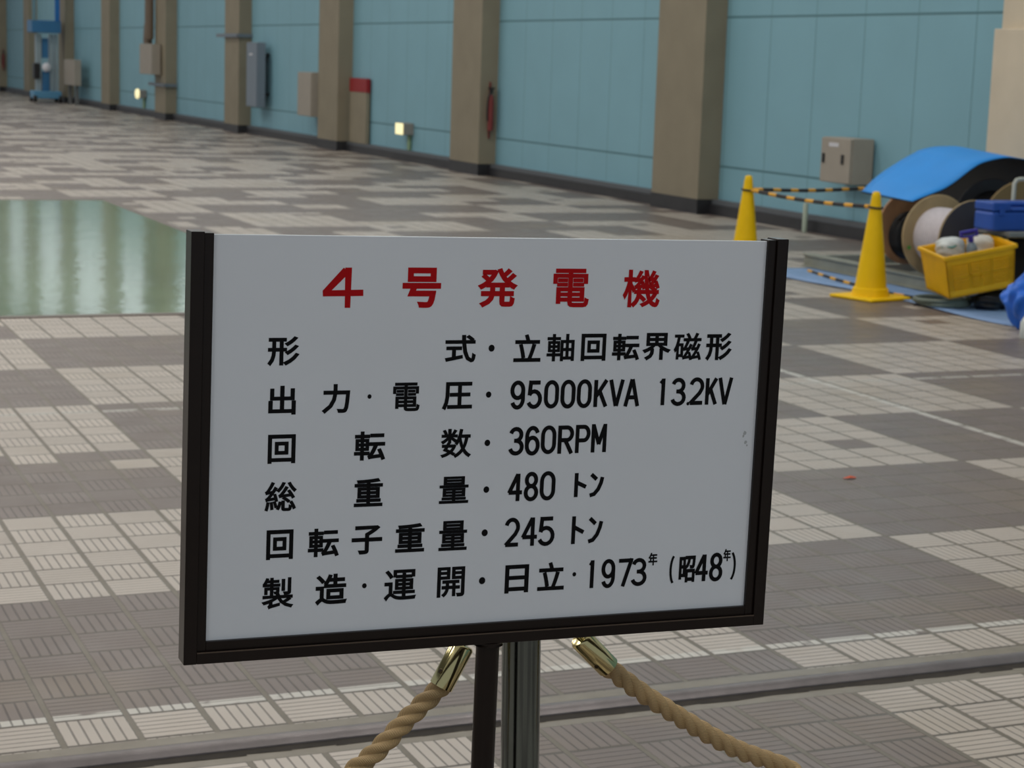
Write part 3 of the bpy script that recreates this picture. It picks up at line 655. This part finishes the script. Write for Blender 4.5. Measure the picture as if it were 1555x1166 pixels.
# tilted yellow crate
CL, CW, CH = .475, .375, .265
Mc = T(7.22, 9.93, .075) @ RZ(-.19) @ RY(-.19) @ RX(.08)
crate = empty('plastic_crate', (0, 0, 0), 0, 'yellow plastic crate full of odds and ends tilted in front of the reels', 'crate'); crate.matrix_world = Mc
ym = mat('crate_yellow', srgb(246, 188, 2), .42, 0, .05, 14)
cb = MB(); t = .012; tp = .018                                     # the walls flare outwards to the rim
def cpt(x, y, z):
    k = (z / CH - 1) * tp
    return (x + (k * -1 if x < CL / 2 else k) , y + (k * -1 if y < CW / 2 else k), z)
def cbox(x0, y0, z0, x1, y1, z1):
    cb.add([cpt(x, y, z) for z in (z0, z1) for y in (y0, y1) for x in (x0, x1)], [(0, 2, 3, 1), (4, 5, 7, 6), (0, 1, 5, 4), (2, 6, 7, 3), (0, 4, 6, 2), (1, 3, 7, 5)])
cbox(.0, .0, 0, CL, CW, .012)
def side(fn, ln, cols):                                            # framed wall, each field a fine lattice
    fn(0, ln, 0, .045); fn(0, ln, .118, .136); fn(0, ln, .212, CH)
    for k in range(4):
        a = ln * k / 3; w_ = .045 if k in (0, 3) else .012
        fn(max(0, a - w_), min(ln, a + w_), .04, .216)
    for k in range(1, 34): a = ln * k / 34; fn(a - .0038, a + .0038, .04, .216)
    for z in (.062, .080, .098, .155, .174, .193): fn(0, ln, z - .0035, z + .0035)
side(lambda a, b, z0, z1: cbox(a, 0, z0, b, t, z1), CL, 9)
side(lambda a, b, z0, z1: cbox(a, CW - t, z0, b, CW, z1), CL, 9)
cbox(0, 0, 0, t, CW, CH); cbox(CL - t, 0, 0, CL, CW, CH)
cb.build('body', ym, crate)
rm = MB(); q = .012
rm.box(-q, -q, CH - .014, CL + q, .006, CH + .012); rm.box(-q, CW - .006, CH - .014, CL + q, CW + q, CH + .012); rm.box(-q, 0, CH - .014, .006, CW, CH + .012); rm.box(CL - .006, 0, CH - .014, CL + q, CW, CH + .012)
rm.build('rim', ym, crate, bevel=.004)
def crumple(name, c, s, m_, label, cat, seed, M0=None, amp=.25, boxy=2.0):
    rnd = random.Random(seed); ph = [(rnd.uniform(2, 6), rnd.uniform(2, 6), rnd.uniform(2, 6), rnd.uniform(0, 6)) for _ in range(7)]
    bm = bmesh.new(); bmesh.ops.create_icosphere(bm, subdivisions=4, radius=1)
    for v in bm.verts:
        d = v.co.normalized(); k = 1 + amp * sum(abs(math.sin(p[0] * d.x + p[1] * d.y + p[2] * d.z + p[3])) - .6 for p in ph) / 3
        d = d / (abs(d.x) ** boxy + abs(d.y) ** boxy + abs(d.z) ** boxy) ** (1 / boxy)
        v.co = Vector((d.x * s[0] * k, d.y * s[1] * k, d.z * s[2] * k))
    me = bpy.data.meshes.new(name); bm.to_mesh(me); bm.free(); me.materials.append(m_)
    for p in me.polygons: p.use_smooth = True
    o = bpy.data.objects.new(name, me); C.objects.link(o); o.matrix_world = (M0 or Matrix()) @ T(*c)
    return tag(o, label, cat)
clear = mat('frosted_plastic', srgb(214, 220, 218), .35, 0, .08, 14)
pk = crumple('plastic_bag', (.145, .235, .262), (.082, .075, .070), clear, 'white plastic bag with a teal stripe at the left end inside the yellow crate', 'bag', 3, Mc, .12, 3.6)
tl = MB().tube([(-.075 + .012 * k, -.076 + .0012 * (k - 5) ** 2, .030 + .004 * math.sin(k)) for k in range(11)], .006, 8).build('stripe', mat('teal_print', srgb(70, 140, 134), .5), pk, smooth=True)
crumple('plastic_bag', (.350, .235, .245), (.078, .07, .066), mat('cream_bag', srgb(216, 212, 200), .5, 0, .1, 14), 'cream plastic bag behind the purple topped bottle in the crate', 'bag', 5, Mc, .12, 3.2)
crumple('work_gloves', (.24, .18, .080), (.19, .125, .045), mat('cloth_mix', srgb(150, 122, 70), .8, 0, .3, 14), 'tan work gloves heaped low inside the yellow crate', 'gloves', 8, Mc)
sb = empty('spray_bottle', (0, 0, 0), 0, 'grey bottle with a purple trigger top standing in the yellow crate', 'bottle'); sb.matrix_world = Mc @ T(.242, .13, .180)
purple = mat('purple_plastic', srgb(58, 48, 160), .4)
MB().lathe([(0, 0), (.034, 0), (.036, .01), (.036, .09), (.024, .115), (.014, .125), (.014, .14), (0, .14)], 24).build('body', mat('grey_bottle', srgb(120, 136, 148), .3), sb, smooth=True)
MB().lathe([(.018, .128), (.018, .165), (.012, .17), (0, .17)], 20).box(-.070, -.012, .188, .048, .012, .206).box(-.070, -.012, .165, -.056, .012, .19).box(.034, -.012, .165, .048, .012, .19).box(-.056, -.012, .160, .048, .012, .172).build('handle_top', purple, sb, bevel=.003)

# things under and beside the crate
hosem = mat('grey_green_hose', srgb(112, 124, 114), .5, 0, .08, 20)
hp_ = [Vector((7.36 + (.17 + .022 * math.sin(k * .37)) * math.cos(k * .22), 10.18 + .17 * math.sin(k * .22), .018 + .024 * (k / 86) * 1.6)) for k in range(87)]
tag(MB().tube(hp_, .013, 8).build('hose', hosem, smooth=True), 'grey green hose coiled on the floor under the crate', 'hose')
bgp = on_z(1500, 473); crumple('rubber_bag', (bgp.x + .085, bgp.y + .06, .06), (.15, .09, .055), mat('black_rubber', srgb(24, 24, 26), .35), 'black rubber bag on the floor under the raised end of the yellow crate', 'bag', 21, None, .3)
tarpm = mat('blue_tarp', srgb(40, 112, 222), .42, 0, .12, 9, .5, 22)
tz = on_z(1552, 501); rnd = random.Random(4)
path = [(0, 0, .0), (.0, .0, .03), (-.005, 0, .08), (-.004, .0, .14), (.006, .0, .20), (.02, .0, .25), (.028, .0, .29), (.030, 0, .33), (.03, 0, .37)]
rad = [.040, .065, .092, .125, .135, .105, .062, .040, .034]
sp3 = spline([Vector(p) for p in path], 6); k9 = len(sp3); v = []; NN = 56
for i, p in enumerate(sp3):
    f_ = i / (k9 - 1) * (len(rad) - 1); q0 = min(int(f_), len(rad) - 2); r_ = rad[q0] + (rad[q0 + 1] - rad[q0]) * (f_ - q0)
    for k in range(NN):
        t_ = 2 * math.pi * k / NN
        w_ = 1 + .10 * math.sin(9 * t_ - p.z * 41) + .16 * math.sin(5 * t_ + p.z * 14) * math.sin(p.z * 9 + 1) + .13 * abs(math.sin(3 * t_ - p.z * 26 + 1)) - .14 * abs(math.sin(2.5 * t_ + p.z * 19))
        v.append((p.x + r_ * w_ * math.cos(t_), p.y + r_ * w_ * math.sin(t_), p.z + .012 * math.sin(4 * t_ + p.z * 30)))
tm = MB(); tm.add(v, [(i * NN + k, i * NN + (k + 1) % NN, (i + 1) * NN + (k + 1) % NN, (i + 1) * NN + k) for i in range(k9 - 1) for k in range(NN)] + [list(range(NN))[::-1], [(k9 - 1) * NN + k for k in range(NN)]])
tag(tm.build('tarpaulin', tarpm, smooth=False, loc=(tz.x + .02, tz.y, .012)), 'bright blue tarpaulin gathered into a bundle at the right edge beside the crate', 'tarpaulin')
for p_ in bpy.data.objects['tarpaulin'].data.polygons: p_.use_smooth = True
wb = on_z(1557, 514, 0)
tag(MB().lathe([(0, 0), (.03, 0), (.034, .01), (.034, .09), (.02, .12), (.012, .13), (.012, .15), (0, .15)], 20).build('plastic_bottle', clear, smooth=True, loc=(wb.x, wb.y, .0)), 'small white bottle at the right edge before the blue tarpaulin', 'bottle')
pp = on_z(1228, 347)
tag(MB().lathe([(.024, 0), (.024, .26), (.02, .265), (0, .265)], 20).build('stub_pipe', mat('pale_green_pipe', srgb(168, 180, 164), .5), smooth=True, loc=(9.44, 15.25, 0)), 'short pale green pipe standing by the skirting behind the cones', 'pipe')
sp_ = on_z(1290, 727)
o = MB(); o.add([(-.03, 0, .003), (-.01, -.012, .006), (.02, -.008, .004), (.034, .006, .003), (.012, .016, .008), (-.012, .012, .004), (.004, .002, .012)], [(0, 1, 6), (1, 2, 6), (2, 3, 6), (3, 4, 6), (4, 5, 6), (5, 0, 6)])
tag(o.build('paper_scrap', mat('orange_scrap', srgb(214, 96, 62), .7), loc=(sp_.x, sp_.y, 0)), 'small orange scrap on the dark tiles right of the sign', 'scrap')

# ---------------------------------------------------------------- things on the wall
boxm = mat('grey_beige_box', srgb(164, 156, 144), .5, 0, .04, 6)
dark = mat('black_handle', srgb(36, 36, 38), .4); lab_ = mat('white_label', srgb(214, 214, 220), .5)
def cabinet(y0, y1, z0, z1, x0, label, m_=boxm, handles=True, plate=True, back=WX - .022, name='electric_cabinet'):
    e = empty(name, (back, (y0 + y1) / 2, z0), 0, label, 'electric cabinet'); w_ = (y1 - y0) / 2; h_ = z1 - z0; d = x0 - back
    MB().box(d + .022, -w_, 0, 0, w_, h_).build('body', m_, e, bevel=.004)
    dr = MB().box(d, -w_ + .006, .006, d + .022, w_ - .006, h_ - .006).build('door', m_, e, bevel=.004)
    if handles:
        for y in (-w_ + .12, w_ - .055): MB().box(d - .012, y - .018, h_ * .43, d, y + .018, h_ * .43 + .085).build('handle', dark, dr, bevel=.004)
    if plate: MB().box(d - .002, -w_ * .1 - .02, h_ * .80, d, w_ * .45, h_ * .80 + .035).build('label_plate', lab_, dr)
    return e
cabinet(14.42, 14.905, .49, .89, 9.35, 'small grey electric cabinet with two black latches on the wall by the cones')
cabinet(30.25, 31.0, .48, 1.19, 9.30, 'grey electric cabinet beside the pillar with the red topped locker', handles=False, plate=False)
MB_ = MB
c_ = cabinet(33.62, 34.31, .52, 1.66, 9.33, 'tall blue grey cabinet hung beside the steel banded pillar', mat('blue_grey_box', srgb(122, 134, 146), .5), handles=False, back=9.49)
for z in (.2, .9): MB().box(0, -.2, z, .118, .2, z + .05).build('bracket', dark, c_)
cabinet(41.30, 42.52, .95, 1.60, 9.16, 'grey box hung on the side of the pillar below a brown pipe', handles=False, plate=False, back=PX - .022)
fb_ = cabinet(50.5, 52.0, .50, 1.16, 9.20, 'plain grey box on two short legs right of the blue lift', handles=False, plate=False, back=9.37)
for y in (-.5, .5): MB().box(-.10, y - .05, -.5, -.02, y + .05, 0).build('leg', mat('leg_steel', srgb(110, 112, 112), .5), fb_)
# locker with a red top
lk = empty('hose_locker', (WX - .022, 28.53, .15), 0, 'slim beige locker with a red top beside a pillar', 'locker')
MB().box(-.06, -.40, 0, 0, .40, .78).build('body', pil, lk, bevel=.004)
MB().box(-.065, -.41, .78, 0, .41, .99).build('top_panel', mat('red_panel', srgb(150, 22, 28), .45), lk, bevel=.003)
# emergency lamps low on the wall
glow = mat('lamp_glow', (1, .90, .50, 1), .3, emit=.80); lh = mat('lamp_housing', srgb(150, 146, 140), .5)
for y, z, w_, h_, lab in ((26.37, .46, .25, .17, 'lit square guide lamp low on the teal wall right of the red topped locker'), (44.05, .48, .34, .18, 'lit round guide lamp low on the teal wall near the far banded pillar')):
    e = empty('guide_lamp', (WX, y, z), 0, lab, 'wall lamp')
    MB().box(-.16, -w_ * .62, -h_ / 2, 0, w_ * .62, h_ / 2).build('housing', lh, e, bevel=.01)
    if w_ < .3: MB().box(-.178, -w_ * .60, -h_ / 2 + .005, -.16, w_ * .60, h_ / 2 - .005).build('lens', glow, e, bevel=.008)
    else: MB().lathe([(0, 0), (.20, 0), (.18, .03), (0, .05)], 24, T(-.16, 0, 0) @ RY(-math.pi / 2) @ Matrix.Scale(.58, 4, (1, 0, 0))).build('lens', glow, e, smooth=True)
    MB().tube([(-.03, -w_ * .2, -h_ / 2), (-.03, -w_ * .2, -z + .16)], .03, 10).build('conduit', mat('lamp_conduit', srgb(150, 176, 140), .5), e, smooth=True)
# extinguishers on pillar sides
red = mat('red_paint', srgb(132, 64, 62), .5, spec=.2)
def extinguisher(y, x, z, label, sc_=1.0):
    e = empty('fire_extinguisher', (x, y, z), 0, label, 'fire extinguisher')
    MB().lathe([(0, 0), (.034, 0), (.037, .02), (.037, .38), (.028, .43), (.014, .46), (0, .46)], 24, T(0, -.05, 0)).build('body', red, e, smooth=True)
    MB().box(-.014, -.08, .47, .014, -.03, .54).box(-.045, -.07, .53, .045, -.05, .55).build('valve', dark, e)
    MB().tube(spline([(.0, -.06, .50), (-.045, -.07, .42), (-.052, -.06, .25), (-.045, -.055, .12)], 6), .010, 8).build('hose', dark, e, smooth=True)
    MB().box(-.012, -.014, -.10, .012, 0, .62).build('bracket', red, e)
    return e
extinguisher(23.12, 9.50, .58, 'red fire extinguisher hung on the side of a beige pillar')
extinguisher(64.6, 9.48, .75, 'red fire extinguisher on the farthest left pillar')
# steel bands clamped round pillars
zinc = mat('zinc_steel', srgb(128, 136, 144), .4, .4)
for y0, y1, z, lab in ((34.99, 36.01, 1.78, 'steel band clamped round the pillar above the tall blue grey cabinet'), (40.92, 41.94, .74, 'steel band clamped low round the pillar under the hanging grey box')):
    s_ = MB(); s_.box(PX - .05, y0 - .12, z - .03, PX - .005, y1 + .45, z + .035); s_.box(PX - .05, y0 - .06, z - .03, WX, y0 - .01, z + .035)
    tag(s_.build('steel_band', zinc), lab, 'steel band')
pb = MB().tube(spline([(9.255, 42.12, 1.605), (9.255, 42.12, 1.75), (9.255, 42.05, 2.0), (9.255, 41.98, 2.4), (9.255, 41.98, 9.9)], 8), .10, 12)
tag(pb.build('conduit_pipe', mat('brown_pipe', srgb(120, 106, 92), .5), smooth=True), 'brown pipe running up the pillar from the hanging grey box', 'pipe')

# ---------------------------------------------------------------- blue lift far away
LY = 53.0
lift_blue = mat('lift_blue', srgb(56, 116, 162), .4, 0, .05, 4); pale_blue = mat('lift_pale_blue', srgb(96, 158, 196), .4); silver = mat('lift_silver', srgb(168, 184, 190), .35, .4)
def ly(x, y): p = on_y(x, y, LY); return p.x, p.z
x0, _ = ly(45, 100); x1, _ = ly(90, 100); LXc = (x0 + x1) / 2
lift = empty('aerial_lift', (LXc, LY, 0), 0, 'blue mobile aerial work lift standing by the far wall', 'lift')
def lz(y): return ly(68, y)[1]
def lx(x): return ly(x, 90)[0] - LXc
MB().box(lx(48), -.35, .10, lx(90), .35, .30).build('chassis', pale_blue, lift, bevel=.02)
for x in (lx(50), lx(88)):
    for y in (-.3, .3): MB().lathe([(0, -.04), (.09, -.04), (.1, -.02), (.1, .02), (.09, .04), (0, .04)], 20, T(x, y, .1) @ RY(math.pi / 2)).build('wheel', dark, lift, smooth=True)
MB().box(lx(54), -.10, .30, lx(62), .10, lz(52)).build('mast', silver, lift)
MB().box(lx(74), -.10, .30, lx(80), .10, lz(52)).build('mast', silver, lift)
MB().box(lx(82), -.08, .30, lx(87), .08, lz(52)).build('mast', silver, lift)
MB().box(lx(63), -.14, lz(88), lx(72), .02, lz(58)).build('hydraulic_cylinder', lift_blue, lift)
MB().box(lx(63), -.16, .25, lx(74), .10, lz(108)).build('motor_housing', lift_blue, lift, bevel=.03)
MB().lathe([(0, 0), (.11, 0), (.12, .03), (.06, .08), (0, .09)], 20, T(lx(68.5), -.19, lz(102)) @ RX(math.pi / 2)).build('warning_lamp', mat('white_dome', srgb(240, 238, 244), .3), lift, smooth=True)
MB().box(lx(50), -.2, lz(120), lx(59), .1, lz(96)).build('battery_box', dark, lift, bevel=.02)
MB().box(lx(45), -.40, lz(50), lx(89), .40, lz(31)).build('platform', lift_blue, lift, bevel=.02)
MB().box(lx(80), -.42, lz(32), lx(87), -.34, lz(-30)).build('guard_post', mat('rail_blue', srgb(28, 108, 180), .4), lift)
MB().box(lx(46), -.42, lz(32), lx(51), -.36, lz(-30)).build('guard_post', mat('rail_grey_blue', srgb(104, 138, 150), .4), lift)
MB().box(lx(46), -.42, lz(-34), lx(87), -.36, lz(-28)).build('guard_rail', lift_blue, lift)
